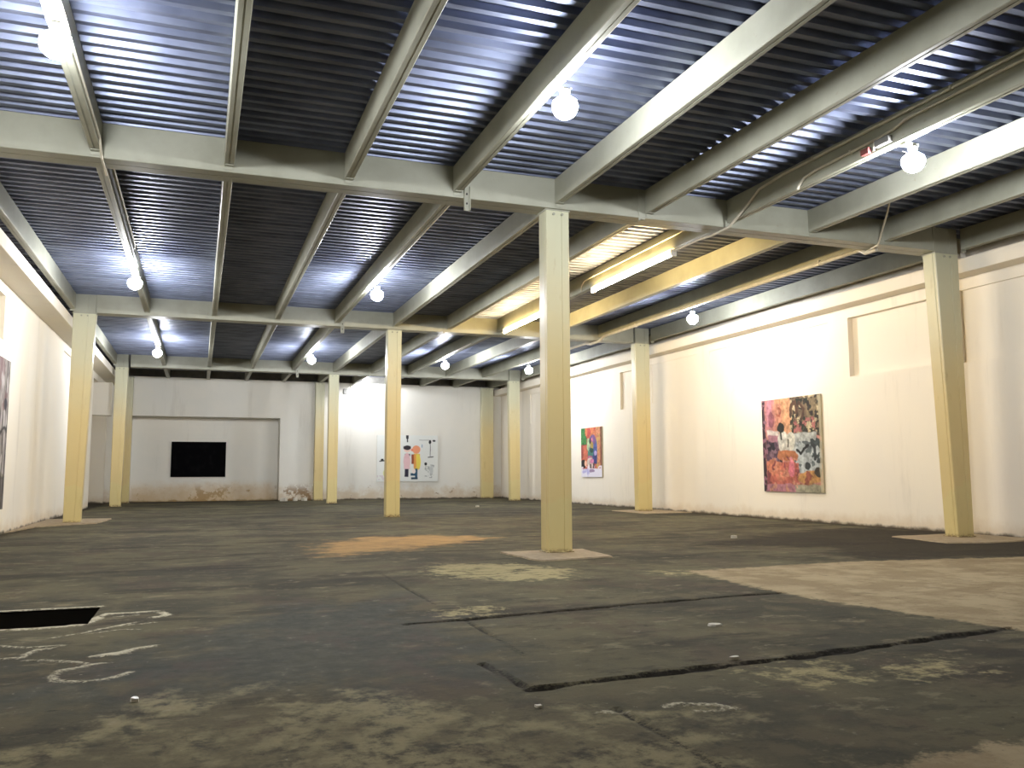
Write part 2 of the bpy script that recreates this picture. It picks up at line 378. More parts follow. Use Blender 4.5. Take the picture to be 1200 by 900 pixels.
c = t.mix(t.math('MULTIPLY', t.math('MULTIPLY', band('sd_pale', 2.0, nC, 0.16), t.ramp(nG, 0.36, 0.52)), 0.85), c, t.mix(nB, s2l((180, 168, 124)), s2l((146, 134, 98))))
c = t.mix(t.math('MULTIPLY', band('sd_sand', 2.6, nB, 0.35), 0.85), c, t.mix(t.ramp(nG, 0.38, 0.6), s2l((188, 150, 96)), s2l((160, 130, 88))))
sl = t.mix(t.ramp(nB, 0.40, 0.62), s2l((138, 121, 92)), s2l((164, 147, 116)))
sl = t.mix(t.math('MULTIPLY', t.ramp(nE, 0.53, 0.62), 0.5), sl, s2l((120, 102, 74)))
sl = t.mix(t.math('MULTIPLY', t.ramp(nG, 0.42, 0.34), 0.5), sl, s2l((112, 98, 74)))
c = t.mix(t.math('MULTIPLY', band('sd_slab', 0.5, nC, 0.05), 0.95), c, sl)
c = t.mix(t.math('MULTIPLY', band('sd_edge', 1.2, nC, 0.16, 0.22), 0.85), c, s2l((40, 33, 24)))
c = t.mix(t.math('MULTIPLY', t.ramp(nC, 0.40, 0.30), 0.6), c, s2l((40, 37, 31)))
c = t.mix(t.math('MULTIPLY', t.ramp(nC, 0.60, 0.70), 0.4), c, s2l((150, 142, 120)))
c = t.mix(t.math('MULTIPLY', t.ramp(nD, 0.42, 0.32), 0.4), c, s2l((36, 33, 28)))
nH = t.noise(17, 4, 0.6); nI = t.noise(11, 6, 0.7, stretch=(0.5, 1, 1))
c = t.mix(t.math('MULTIPLY', t.ramp(nH, 0.70, 0.74), 0.55), c, s2l((164, 156, 134)))
c = t.mix(t.math('MULTIPLY', t.ramp(nI, 0.35, 0.29), 0.75), c, s2l((26, 23, 19)))
ck = t.math('MULTIPLY', band('sd_chalk', 0.14, nD, 0.02), t.ramp(nC, 0.34, 0.50))
c = t.mix(t.math('MULTIPLY', ck, 0.9), c, s2l((196, 188, 164)))
c = t.mix(t.math('MULTIPLY', band('sd_groove', 0.16, nD, 0.018), 0.93), c, t.mix(nD, s2l((20, 17, 13)), s2l((44, 37, 27))))
t.color(c)
t.put(t.b.inputs['Roughness'], t.math('SUBTRACT', 0.92, t.math('MULTIPLY', band('sd_wet', 3.4, nB, 0.5), 0.08)))
t.bump(t.math('ADD', t.math('MULTIPLY', nC, 0.7), t.math('MULTIPLY', nD, 0.35)), 0.45, 0.02)
me.materials.append(t.m)
fl = bpy.data.objects.new('floor', me); COL.objects.link(fl); tag(fl, kind='structure')
# sunken inspection pit: lining below the opening
bm = bmesh.new(); x0, x1, y0, y1 = PIT[0]-.02, PIT[1]+.05, PIT[2]-.02, PIT[3]+.02
for q in (((x0, y0), (x1, y0)), ((x1, y0), (x1, y1)), ((x1, y1), (x0, y1)), ((x0, y1), (x0, y0))):
    (a, b), (c_, d) = q
    bm.faces.new([bm.verts.new(p) for p in ((a, b, -0.012), (c_, d, -0.012), (c_, d, -0.8), (a, b, -0.8))])
bm.faces.new([bm.verts.new(p) for p in ((x0, y0, -0.8), (x1, y0, -0.8), (x1, y1, -0.8), (x0, y1, -0.8))])
pit = link_mesh('floor_pit', bm, M_DARK); pit['kind'] = 'structure'

# concrete pads poured round the column feet
def pad(pts, h, label):
    bm = bmesh.new(); n = 40
    fine = []
    for (a, b), (c_, d) in zip(pts, pts[1:]+pts[:1]):
        for k in range(8):
            s = k/8; fine.append((a+(c_-a)*s+rng.normal(0, .012), b+(d-b)*s+rng.normal(0, .012)))
    cx = sum(p[0] for p in fine)/len(fine); cy = sum(p[1] for p in fine)/len(fine)
    A = [bm.verts.new((x, y, 0.001)) for x, y in fine]; B = [bm.verts.new((cx+(x-cx)*.985, cy+(y-cy)*.985, h)) for x, y in fine]
    m = len(fine)
    for i in range(m): bm.faces.new((A[i], A[(i+1) % m], B[(i+1) % m], B[i]))
    bm.faces.new(B); bm.faces.new(A); bmesh.ops.recalc_face_normals(bm, faces=bm.faces)
    return tag(link_mesh('concrete_pad', bm, M_CONC), label, 'concrete pad', 'concrete pads at column feet', 'thing')
pad([(4.28, 12.25), (4.34, 11.05), (4.50, 10.88), (5.55, 11.06), (5.66, 12.3)], 0.022, 'pale square concrete pad under the nearest middle column')
pad([(-3.70, 20.2), (-3.45, 22.1), (-2.9, 22.75), (-2.3, 23.2), (-2.15, 25.4), (-3.70, 25.6)], 0.03, 'pale ragged concrete pad under the yellow column by the left wall')
pad([(12.2, 22.2), (13.8, 22.2), (13.8, 24.4), (12.2, 24.3)], 0.02, 'flat concrete pad under the column left of the large orange painting')
pad([(11.75, 11.05), (12.4, 10.8), (13.8, 10.9), (13.8, 12.6), (12.0, 12.5)], 0.02, 'dusty concrete pad under the nearest column by the right wall')

# ------------------------------------------------------------------ columns
def column(x, y, w0, w1, side, label, head=True, d=0.30, top=ZG, group='painted steel columns', z0=0.0):
    """shaft of two channels; side -1/+1 = by the left / right wall, where the inner face tapers"""
    o = empty('steel_column', (x, y, 0), label, 'column', group)
    def outline(w):
        if side < 0: l, r = -0.19, -0.19+w
        elif side > 0: l, r = 0.19-w, 0.19
        else: l, r = -w/2, w/2
        h = d/2; g = 0.009; e = 0.012
        return [(l+e, -h), (l+(r-l)*.64, -h), (l+(r-l)*.64+.004, -h+.008), (l+(r-l)*.64+.012, -h+.008), (l+(r-l)*.64+.016, -h), (r-e, -h), (r, -h+e), (r, -h+.05), (r-g, -h+.056), (r-g, -h+.066), (r, -h+.072), (r, h-e), (r-e, h),
                (l+e, h), (l, h-e), (l, -h+.072), (l+g, -h+.066), (l+g, -h+.056), (l, -h+.05), (l, -h+e)], l, r
    (p0, l0, r0), (p1, l1, r1) = outline(w0), outline(w1)
    bm = bmesh.new(); prism(bm, p0, 'z', z0+0.012, top-0.02, p1); link_mesh('shaft', bm, M_COL, o)
    bm = bmesh.new(); box(bm, l0-.02, r0+.02, -d/2-.02, d/2+.02, z0+.0005, z0+0.014, 0.003); link_mesh('base_plate', bm, M_COL, o)
    bm = bmesh.new(); box(bm, l1-.012, r1+.012, -d/2-.012, d/2+.012, top-0.022, top-0.001, 0.003); cp = link_mesh('cap_plate', bm, M_STEEL, o)
    for bx in (-0.07, 0.07):
        bm = bmesh.new(); lathe(bm, [(0.0, -0.022), (0.022, -0.022), (0.022, 0), (0, 0)], (bx+(l1+r1)/2, -d/2-.0, 0), 6)
        bmesh.ops.rotate(bm, verts=bm.verts, cent=(bx+(l1+r1)/2, -d/2, 0), matrix=Matrix.Rotation(math.radians(-90), 3, 'X'))
        bmesh.ops.translate(bm, verts=bm.verts, vec=(0, 0.0, top-0.075)); link_mesh('bolt', bm, M_STEEL, o)
    if head:
        bm = bmesh.new(); prism(bm, p1, 'z', top, ZD-0.002); link_mesh('column_head', bm, M_STEEL, o)
    return o
column(XC, YG[0], .387, .387, 0, 'cream steel column in the middle row, beside the camera', False)
column(XC, YG[1], .387, .387, 0, 'tallest cream steel column in the middle, on a pale square pad', False, z0=.0235)
column(XC, YG[2], .387, .40, 0, 'yellow steel column in front of the white painting with toy figures', False)
column(XC, YG[3], .387, .40, 0, 'right one of the two yellow columns standing close together at the back', False)
column(XL, YG[0], .38, .52, -1, 'cream tapered column by the left wall beside the camera', group='painted steel columns')
column(XL, YG[1], .38, .52, -1, 'cream tapered column by the left wall, nearest of that row')
column(XL, YG[2], .38, .52, -1, 'yellow tapered column by the left wall beside the grey bark painting', z0=.0335)
column(XL, YG[3], .38, .45, -1, 'front one of the two yellow columns in the far left corner')
column(XR+.05, YG[0], .40, .54, 1, 'cream tapered column by the right wall beside the camera')
column(XR+.05, YG[1], .38, .56, 1, 'large cream column by the right wall, right of the orange painting', z0=.0225)
column(XR+.05, YG[2], .46, .50, 1, 'yellow column by the right wall between the two colourful paintings', z0=.0225)
column(XR+.02, YG[3], .44, .50, 1, 'pale yellow column at the far end of the right wall')
column(5.07, WBY-.20, .40, .40, 0, 'left one of the two yellow columns close together, against the back wall', False, top=5.326)
column(XL, WBY-.20, .36, .36, -1, 'rear one of the two yellow columns in the far left corner', False, top=5.326)
column(13.1, WBY-.20, .58, .58, 0, 'flat yellowish column in the far right corner against the back wall', False, top=5.326)

# ------------------------------------------------------------------ girders
def girder(y, label):
    x0, x1 = -2.565, 12.66
    o = empty('steel_girder', (0, y, ZG), label, 'girder', 'white girders across the room')
    h = GH; H = ZD-ZG
    def seg(a, b):
        bm = bmesh.new()
        prism(bm, [(-h+.006, 0), (-.008, 0), (-.008, .006), (.008, .006), (.008, 0), (h-.006, 0), (h, .006), (h, .020), (h-.003, .024), (h-.003, H-.002), (-h+.003, H-.002), (-h+.003, .024), (-h, .020), (-h, .006)], 'x', a, b)
        return bm
    link_mesh('girder_box', seg(x0, XC), M_STEEL, o); link_mesh('girder_box', seg(XC, x1), M_STEEL, o)
    for sx in (6.50,):
        bm = bmesh.new(); box(bm, sx-.03, sx+.03, -h-.012, -h-.0005, -.035, H-.004, 0.002); link_mesh('splice_plate', bm, M_STEEL, o)
        bm = bmesh.new(); box(bm, sx-.03, sx+.03, -h-.10, -h-.0005, -.055, -.036, 0.002); link_mesh('splice_lug', bm, M_STEEL, o)
    for sx in (XL+.36, XR-.4):
        bm = bmesh.new(); box(bm, sx-.006, sx+.006, -h-.006, h+.006, .0, H-.006); link_mesh('end_plate', bm, M_STEEL, o)
    return o
for y, s in zip(YG, ('steel girder across the ceiling right above the camera', 'large steel girder across the ceiling, on the tallest middle column',
                     'second girder from the camera, crossing behind the glowing tubes', 'farthest girder across the ceiling, next to the back wall')):
    girder(y, s)

# ------------------------------------------------------------------ joists
ORD = ['', 'first', 'second', 'third', 'fourth', 'fifth', 'sixth', 'seventh', 'eighth', 'ninth']
bays = [(WFY, YG[0]-GH, 'in the bay behind the camera'), (YG[0]+GH, YG[1]-GH, 'in the nearest bay'), (YG[1]+GH, YG[2]-GH, 'in the second bay'),
        (YG[2]+GH, YG[3]-GH, 'in the third bay'), (YG[3]+GH, WBY+.34, 'in the short bay at the back wall')]
def joist_mesh(L, first, last):
    bm = bmesh.new(); w = .065; H = ZD-ZJ-.001
    prism(bm, [(-w+.008, 0), (-.010, 0), (-.010, .008), (.010, .008), (.010, 0), (w-.008, 0), (w, .008), (w, H-.006), (w-.006, H), (-w+.006, H), (-w, H-.006), (-w, .008)], 'y', 0.001, L-.001)
    return bm
def cleat_mesh(yy, s):
    bm = bmesh.new()
    box(bm, -.055, .055, yy, yy+s*.009, -.055, -.001); box(bm, -.055, .055, yy, yy+s*.09, -.010, -.001)
    return bm
for b, (y0, y1, where) in enumerate(bays):
    if b == 0: continue
    ref = None
    for k, x in enumerate(XJ):
        L = y1-y0
        if k == 0: lab = 'steel edge joist along the left wall ' + where
        elif k == 10: lab = 'steel edge joist along the right wall ' + where
        else: lab = '%s inner ceiling joist from the left wall %s' % (ORD[k], where)
        o = empty('ceiling_joist', (x, y0, ZJ), lab, 'joist', 'steel ceiling joists')
        link_mesh('joist_box', joist_mesh(L, 0, 0), M_STEEL, o)
        if b < 4:
            link_mesh('seat_angle', cleat_mesh(L, -1), M_STEEL, o)
            link_mesh('seat_angle', cleat_mesh(0.0, 1), M_STEEL, o)

# hangers bolted to the girder faces beside two of the joists
def hanger(x, y, z0, z1, label):
    o = empty('hanger_bracket', (x, y, z0), label, 'bracket', 'channel brackets on the girders')
    bm = bmesh.new(); H = z1-z0
    prism(bm, [(-.045, 0), (.045, 0), (.045, -.055), (.033, -.055), (.033, -.012), (-.033, -.012), (-.033, -.055), (-.045, -.055)], 'z', 0, H)
    link_mesh('channel', bm, M_STEEL, o)
    for q in (0.3, 0.7):
        bm = bmesh.new(); lathe(bm, [(0, -.012), (.013, -.012), (.013, .014), (0, .014)], (0, -.012, H*q), 6); link_mesh('bolt', bm, M_CABLE, o)
    return o
for y, s in zip(YG[1:], ('nearest girder', 'second girder', 'farthest girder')):
    hanger(3.60, y-GH-.0005, 5.06, 5.42, 'short channel bracket under the fourth joist on the '+s)
    
# ------------------------------------------------------------------ lamps
def bulb(x, y, z, label, stem=False, xj=None):
    o = empty('light_bulb', (x, y, z), label, 'light bulb', 'bare bulbs under the ceiling joists')
    R = 0.14  # globe enlarged so its shape takes in the glare round the bulb
    bm = bmesh.new()
    prof = [(0, -.155)] + [(R*math.sin(a), -.015-R*math.cos(a)) for a in np.linspace(.25, 1.95, 8)] + [(.085, .075), (.050, .095), (.040, .102)]
    lathe(bm, prof, (0, 0, 0), 16); link_mesh('glass_globe', bm, M_BULB, o, True)
    bm = bmesh.new(); lathe(bm, [(.042, .100), (.046, .104), (.046, .135), (.058, .14), (.062, .175), (.0, .176)], (0, 0, 0), 14); link_mesh('socket', bm, M_PORC, o, True)
    bm = bmesh.new()
    if stem:
        tube(bm, [(0, 0, .17), (0, 0, .34), (0, 0, ZD-z-.002)], .016); link_mesh('stem', bm, M_CABLE, o)
        bm = bmesh.new(); box(bm, -.045, .045, -.05, .05, ZD-z-.03, ZD-z-.002, .004); link_mesh('ceiling_plate', bm, M_CABLE, o)
    else:
        dx = xj-x
        s = -1 if dx < 0 else 1
        box(bm, min(dx, -.06), max(dx, .06), -.045, .045, .176, ZJ-z-.001 if ZJ-z-.001 > .18 else .19, .003)
        link_mesh('mounting_bracket', bm, M_STEEL, o)
        bm = bmesh.new(); tube(bm, [(.03, .03, .15), (.09, .09, .13), (.10, .16, .16), (.06, .22, ZJ-z-.006)], .006, 6); link_mesh('wire', bm, M_CABLE, o)
    return o
ZB = 5.145
bulb(-1.36, 8.43, ZB, 'bare glowing bulb at the upper left, nearest under the first joist', xj=-1.38)
bulb(3.585, 8.10, ZB, 'bare glowing bulb in the upper middle, under the fourth joist', xj=3.455)
bulb(8.36, 8.05, ZB-.03, 'bare glowing bulb at the upper right, under a joist with conduits', xj=8.20)
bulb(-1.37, 18.93, ZB, 'bare glowing bulb above the left wall column, second along the first joist', xj=-1.38)
bulb(3.575, 18.45, ZB, 'bare glowing bulb left of the middle column, second along the fourth joist', xj=3.455)
bulb(11.635, 18.45, 5.085, 'bare glowing bulb hanging on the pipe above the right wall', True)
bulb(-1.385, 29.5, 5.10, 'small far glowing bulb at the left, last along the first joist', xj=-1.38)
bulb(3.565, 30.1, 5.155, 'small far glowing bulb above the pair of columns at the back', xj=3.455)
bulb(8.34, 29.9, 5.13, 'small far glowing bulb hanging just left of the tallest column', True)
bulb(11.66, 30.0, 5.09, 'small far glowing bulb on the left edge of the tallest column', True)
bulb(6.92, 38.3, 5.53, 'glowing bulb behind the farthest girder lighting the back wall', xj=6.74)

def fluo(y0, y1, label):
    x, z = 8.165, ZJ-.001
    o = empty('tube_light', (x, y0, z), label, 'tube light', 'warm glowing tubes under one joist')
    L = y1-y0
    bm = bmesh.new(); box(bm, .0, .075, -.03, L+.03, -.016, 0, .004); link_mesh('batten', bm, M_STEEL, o)
    bm = bmesh.new(); tube(bm, [(-.055, 0.03, -.115), (-.055, L/2, -.115), (-.055, L-.03, -.115)], .024, 10); link_mesh('glass_tube', bm, M_TUBE, o)
    for yy in (0, L):
        bm = bmesh.new(); box(bm, -.080, .03, yy-.02, yy+.02, -.142, -.0165, .004); link_mesh('lamp_holder', bm, M_PORC, o)
    return o
fluo(13.5, 16.95, 'glowing warm tube light right of the tallest column')
fluo(19.4, 22.85, 'glowing warm tube light behind the tallest column')

# ------------------------------------------------------------------ conduits
def conduit(pts, r, label, mat=None, clips=()):
    o = empty('conduit_pipe', pts[0], label, 'conduit', 'electrical conduits on the ceiling steel')
    p0 = Vector(pts[0]); bm = bmesh.new(); tube(bm, [Vector(p)-p0 for p in pts], r, 8); link_mesh('pipe', bm, mat or M_CONDUIT, o)
    for c_ in clips:
        q = Vector(c_)-p0; bm = bmesh.new(); box(bm, q.x-r-.006, q.x+r, q.y-.015, q.y+.015, q.z-r-.006, q.z+r+.006, .003); link_mesh('clip', bm, M_CONDUIT, o)
    return o
xf = 8.20-.065-.023
conduit([(xf, .6, 5.655), (xf, 6, 5.655), (xf, 10.3, 5.650), (xf, 10.85, 5.61), (xf-.005, 11.15, 5.45), (xf-.01, 11.5, 5.30), (xf-.02, 11.66, 5.222), (xf-.02, 12.2, 5.215), (xf, 12.6, 5.26), (xf, 13.45, 5.27)], .021,
        'upper conduit on the joist at the upper right, turning down at the girder', clips=[(xf, 7.2, 5.655), (xf, 9.6, 5.65)])
conduit([(xf, .6, 5.56), (xf, 6.2, 5.56), (xf, 7.9, 5.555), (xf, 8.1, 5.50), (xf, 8.3, 5.485), (xf, 9.55, 5.47), (xf, 9.8, 5.44), (xf, 9.92, 5.36), (xf, 9.95, 5.32)], .020,
        'lower conduit on the joist at the upper right, ending in a short drop', clips=[(xf, 8.85, 5.48)])
conduit([(xf, 12.6, 5.56), (xf, 17, 5.55), (xf, 17.35, 5.54), (xf, 17.5, 5.46), (xf, 17.52, 5.34)], .014, 'thin conduit bending down beside the warm tube light')
x9 = 11.50-.065-.044
conduit([(x9, 11.9, 5.20), (x9, 12.18, 5.20), (x9, 12.32, 5.29), (x9, 16, 5.305), (x9, 20, 5.305), (x9, 23.0, 5.30), (x9, 23.35, 5.20), (x9, 23.95, 5.20), (x9, 24.3, 5.27), (x9, 30.3, 5.30)], .042,
        'long pale conduit running above the right wall through the second bay', clips=[(x9, 13.4, 5.305), (x9, 21.0, 5.305)])
conduit([(9.85+.30, 10.2, 5.70), (10.7, 10.9, 5.52), (11.2, 11.62, 5.29), (11.25, 11.72, 5.22), (11.3, 11.95, 5.21)], .016, 'slanting conduit dropping to the girder near the right wall column')
x1 = -1.38+.065+.016
conduit([(x1, .6, 5.40), (x1, 8, 5.39), (x1, 11.4, 5.38), (x1, 11.62, 5.28), (x1, 11.74, 5.226), (x1, 12.35, 5.222)], .016, 'thin conduit along the first joist at the upper left, bending under the girder')
conduit([(x1+.01, 12.25, 5.37), (x1+.01, 14, 5.37), (x1+.01, 18.3, 5.36)], .022, 'dark cable conduit along the first joist in the second bay', M_CABLE)
conduit([(x1+.06, 12.25, 5.40), (x1+.06, 16.8, 5.40), (x1+.02, 17.2, 5.40)], .014, 'pale conduit beside the dark cable in the second bay')
conduit([(x1, 24.0, 5.37), (x1, 29.4, 5.36)], .022, 'dark cable conduit along the first joist in the third bay', M_CABLE)
x4 = 3.455+.065+.019
conduit([(x4, 12.25, 5.36), (x4, 16, 5.36), (x4, 18.3, 5.35)], .016, 'thin conduit along the fourth joist left of the tallest column')
conduit([(x4, .6, 5.38), (x4, 5, 5.38), (x4, 7.9, 5.37)], .014, 'thin conduit on the fourth joist ending at the upper middle bulb')
conduit([(8.2-.083, 26.0, 5.36), (8.2-.083, 29.5, 5.36), (8.2-.083, 29.65, 5.305), (8.27, 29.9, 5.30)], .016, 'thin conduit to the far bulb left of the tallest column')
# control boxes by the right-hand bulb
o = empty('junction_box', (xf-.02, 8.28, 5.40), 'small grey junction box with red tag above the upper right bulb', 'junction box')
bm = bmesh.new(); box(bm, -.03, .037, -.14, .10, -.04, .05, .006); link_mesh('housing', bm, M_BOXG, o)
bm = bmesh.new(); box(bm, -.02, .036, .22, .36, -.06, .02, .006); link_mesh('red_cover', bm, M_RED, o)
bm = bmesh.new(); tube(bm, [(.0, .12, .09), (.0, .13, .03), (0, .14, -.06)], .011); link_mesh('cable', bm, M_CONDUIT, o)
# conduit fittings on the back wall under the far lamp
o = empty('wall_switch_box', (6.25, WBY, 5.0), 'small grey switch box with conduit high on the back wall', 'switch box')
bm = bmesh.new(); box(bm, -.09, .09, -.07, 0.0, -.14, .10, .008); link_mesh('housing', bm, M_BOXG, o)
bm = bmesh.new(); tube(bm, [(.25, -.02, -.2), (.25, -.02, .1), (.25, -.02, .37)], .014); link_mesh('pipe', bm, M_CONDUIT, o)
bm = bmesh.new(); box(bm, .55, .85, -.06, 0, .16, .22, .006); link_mesh('cover_strip', bm, M_BOXG, o)

# ------------------------------------------------------------------ paintings
def raster(w, h, res, fn):
    nu, nv = max(2, int(w/res)), max(2, int(h/res))
    u, v = np.meshgrid(np.linspace(0, 1, nu+1), np.linspace(0, 1, nv+1), indexing='ij')   # v down
    return nu, nv, u, v, fn(u, v)
def vnoise(u, v, f, seed):
    r = np.random.default_rng(seed); n = int(f)+3
    g = r.random((n, n)); x, y = u*f, v*f; i, j = np.floor(x).astype(int), np.floor(y).astype(int); a, b = x-i, y-j; i, j = i % (n-1), j % (n-1)
    a = a*a*(3-2*a); b = b*b*(3-2*b)
    return (g[i, j]*(1-a)*(1-b)+g[i+1, j]*a*(1-b)+g[i, j+1]*(1-a)*b+g[i+1, j+1]*a*b)
def fbm(u, v, f, seed): return .55*vnoise(u, v, f, seed)+.3*vnoise(u, v, f*2.1, seed+1)+.15*vnoise(u, v, f*4.3, seed+2)
class Art:
    def __init__(s, u, v, base, warp=0.02, seed=3):
        s.u0, s.v0 = u, v; s.seed = seed
        s.u = u+(fbm(u, v, 9, seed)-.5)*warp*2; s.v = v+(fbm(u, v, 9, seed+50)-.5)*warp*2
        s.c = np.zeros(u.shape+(3,)); s.c[:] = s2l(base)[:3]
    def put(s, m, col, a=1.0):
        m = (np.clip(m, 0, 1)*a)[..., None]; s.c = s.c*(1-m)+np.array(s2l(col)[:3])*m
    def box(s, a, b, c, d, col, al=1.0, e=.012):
        m = np.clip((s.u-a)/e+.5, 0, 1)*np.clip((b-s.u)/e+.5, 0, 1)*np.clip((s.v-c)/e+.5, 0, 1)*np.clip((d-s.v)/e+.5, 0, 1); s.put(m, col, al)
    def ell(s, cu, cv, ru, rv, col, al=1.0, e=.12):
        r = np.hypot((s.u-cu)/ru, (s.v-cv)/rv); s.put((1-r)/e+.5, col, al)
    def grain(s, amt=.5):
        n = fbm(s.u0, s.v0, 22, s.seed+200)-.5; m = fbm(s.u0, s.v0, 45, s.seed+210)-.5
        s.c = s.c*np.clip(1+amt*(2.0*n+1.6*m), .35, 1.7)[..., None]
        g = s.c.mean(-1, keepdims=True); s.c = (s.c*.82+g*.18)*.72
    def line(s, pts, w, col, al=1.0):
        s.put((w-seg_dist(s.u, s.v, pts))/.006+.5, col, al)
    def spots(s, a, b, c, d, f, thr, col, seed, al=1.0):
        m = (fbm(s.u0, s.v0, f, seed)-thr)/.05; box = (s.u > a) & (s.u < b) & (s.v > c) & (s.v < d); s.put(np.where(box, m, 0), col, al)
def canvas(label, origin, udir, w, h, depth, ndir, fn, res=0.02, side=None, group=None, mat=None):
    """origin = upper-left corner of the picture; udir along its width; ndir into the room"""
    udir, ndir, org = Vector(udir), Vector(ndir), Vector(origin)
    o = empty('painting', org, label, 'painting', group)
    nu, nv, u, v, col = raster(w, h, res, fn)
    me = bpy.data.meshes.new('canvas')
    P = [tuple(udir*(w*a) + Vector((0, 0, -h*b)) + ndir*depth) for a, b in zip(u.ravel(), v.ravel())]
    ix = np.arange((nu+1)*(nv+1)).reshape(nu+1, nv+1)
    q = np.stack([ix[:-1, :-1], ix[:-1, 1:], ix[1:, 1:], ix[1:, :-1]], -1).reshape(-1, 4)
    me.from_pydata(P, [], q.tolist())
    at = me.color_attributes.new('paint', 'FLOAT_COLOR', 'POINT')
    at.data.foreach_set('color', np.concatenate([np.clip(col, 0, 1), np.ones(col.shape[:2]+(1,))], -1).astype(np.float32).ravel())
    me.materials.append(mat or M_PAINTED)
    c_ = bpy.data.objects.new('canvas', me); COL.objects.link(c_); c_.parent = o
    bm = bmesh.new(); box(bm, 0, w, 0.001, depth-.002, -h, 0, 0.004)
    R = Matrix((udir, ndir, (0, 0, 1))).transposed(); bmesh.ops.transform(bm, matrix=R.to_4x4(), verts=bm.verts)
    bmesh.ops.recalc_face_normals(bm, faces=bm.faces)
    link_mesh('stretcher', bm, side or M_CANVAS, o)
    return o
def art_orange(u, v):
    a = Art(u, v, (214, 138, 118), .022, 5)
    a.box(.18, .56, -1, .40, (244, 168, 108)); a.box(.0, .24, -1, .36, (222, 136, 132)); a.box(.20, .34, .05, .34, (236, 142, 112), .7)
    a.box(.10, .19, -1, .30, (226, 140, 156)); a.ell(.17, .22, .05, .09, (150, 70, 84), .8); a.line([(.30, .10), (.34, .13), (.31, .19), (.27, .18)], .012, (196, 96, 60))
    a.box(.52, 1.1, -1, .42, (126, 100, 70)); a.box(.78, 1.1, -1, .22, (156, 132, 88), .8)
    a.spots(.50, 1.1, -1, .42, 16, .55, (58, 44, 32), 21); a.spots(.50, 1.1, -1, .42, 19, .62, (214, 190, 140), 31); a.spots(.52, .9, .22, .42, 12, .52, (190, 104, 96), 41); a.spots(.52, .98, .02, .42, 26, .60, (40, 50, 34), 51)
    a.line([(.50, .20), (.53, .08), (.60, .05), (.62, .16)], .018, (92, 58, 34)); a.line([(.60, .16), (.66, .06), (.74, .14), (.70, .22)], .016, (96, 60, 36))
    a.box(.06, .30, .44, .68, (92, 62, 84)); a.spots(.06, .30, .40, .7, 18, .55, (150, 110, 126), 61); a.spots(.06, .34, .44, .72, 15, .60, (40, 32, 44), 62)
    a.box(.09, .30, .34, .40, (238, 220, 208)); a.box(.10, .30, .39, .46, (186, 120, 136))
    a.box(.52, .92, .39, .58, (196, 198, 190)); a.box(.58, .99, .48, .80, (188, 196, 196)); a.spots(.55, 1.0, .48, .80, 14, .54, (96, 106, 108), 71); a.spots(.8, 1.0, .45, .7, 16, .5, (60, 70, 70), 72)
    a.line([(.60, .55), (.66, .59), (.72, .54), (.78, .52)], .016, (28, 28, 28)); a.line([(.84, .50), (.90, .54), (.88, .66)], .02, (52, 58, 60)); a.ell(.77, .73, .05, .04, (50, 56, 56))
    a.ell(.37, .46, .09, .12, (236, 230, 214)); a.ell(.49, .47, .07, .11, (226, 220, 198)); a.ell(.43, .54, .10, .05, (222, 214, 196)); a.ell(.34, .31, .06, .05, (38, 36, 28)); a.line([(.33, .35), (.34, .44)], .014, (40, 40, 30)); a.line([(.45, .44), (.46, .52)], .01, (70, 60, 50))
    a.ell(.44, .62, .18, .06, (198, 112, 52)); a.box(.27, .58, .57, .62, (206, 120, 58), .9)
    a.box(.06, .62, .69, .93, (206, 98, 74)); a.ell(.18, .74, .13, .08, (232, 130, 84)); a.ell(.32, .82, .10, .07, (226, 124, 88)); a.spots(.06, .62, .64, .95, 11, .57, (146, 62, 66), 81); a.spots(.06, .62, .64, .95, 17, .63, (238, 150, 110), 82)
    a.ell(.50, .75, .045, .09, (240, 116, 134)); a.ell(.50, .66, .025, .03, (244, 140, 150))
    a.ell(.79, .85, .19, .07, (214, 150, 62)); a.spots(.60, 1.0, .78, .94, 12, .6, (166, 84, 52), 91); a.ell(.93, .80, .06, .05, (70, 58, 40))
    a.box(.04, .56, .92, 1.1, (196, 124, 140)); a.box(.55, 1.1, .925, 1.1, (170, 164, 134)); a.spots(.05, .6, .9, 1.1, 14, .6, (220, 150, 120), 95)
    a.grain()
    a.box(-1, .055, -1, 1.1, (52, 34, 42)); a.spots(-1, .09, -1, 1.1, 16, .6, (140, 96, 110), 96); a.box(.96, 1.1, .0, 1.1, (186, 176, 146), .7)
    return a.c
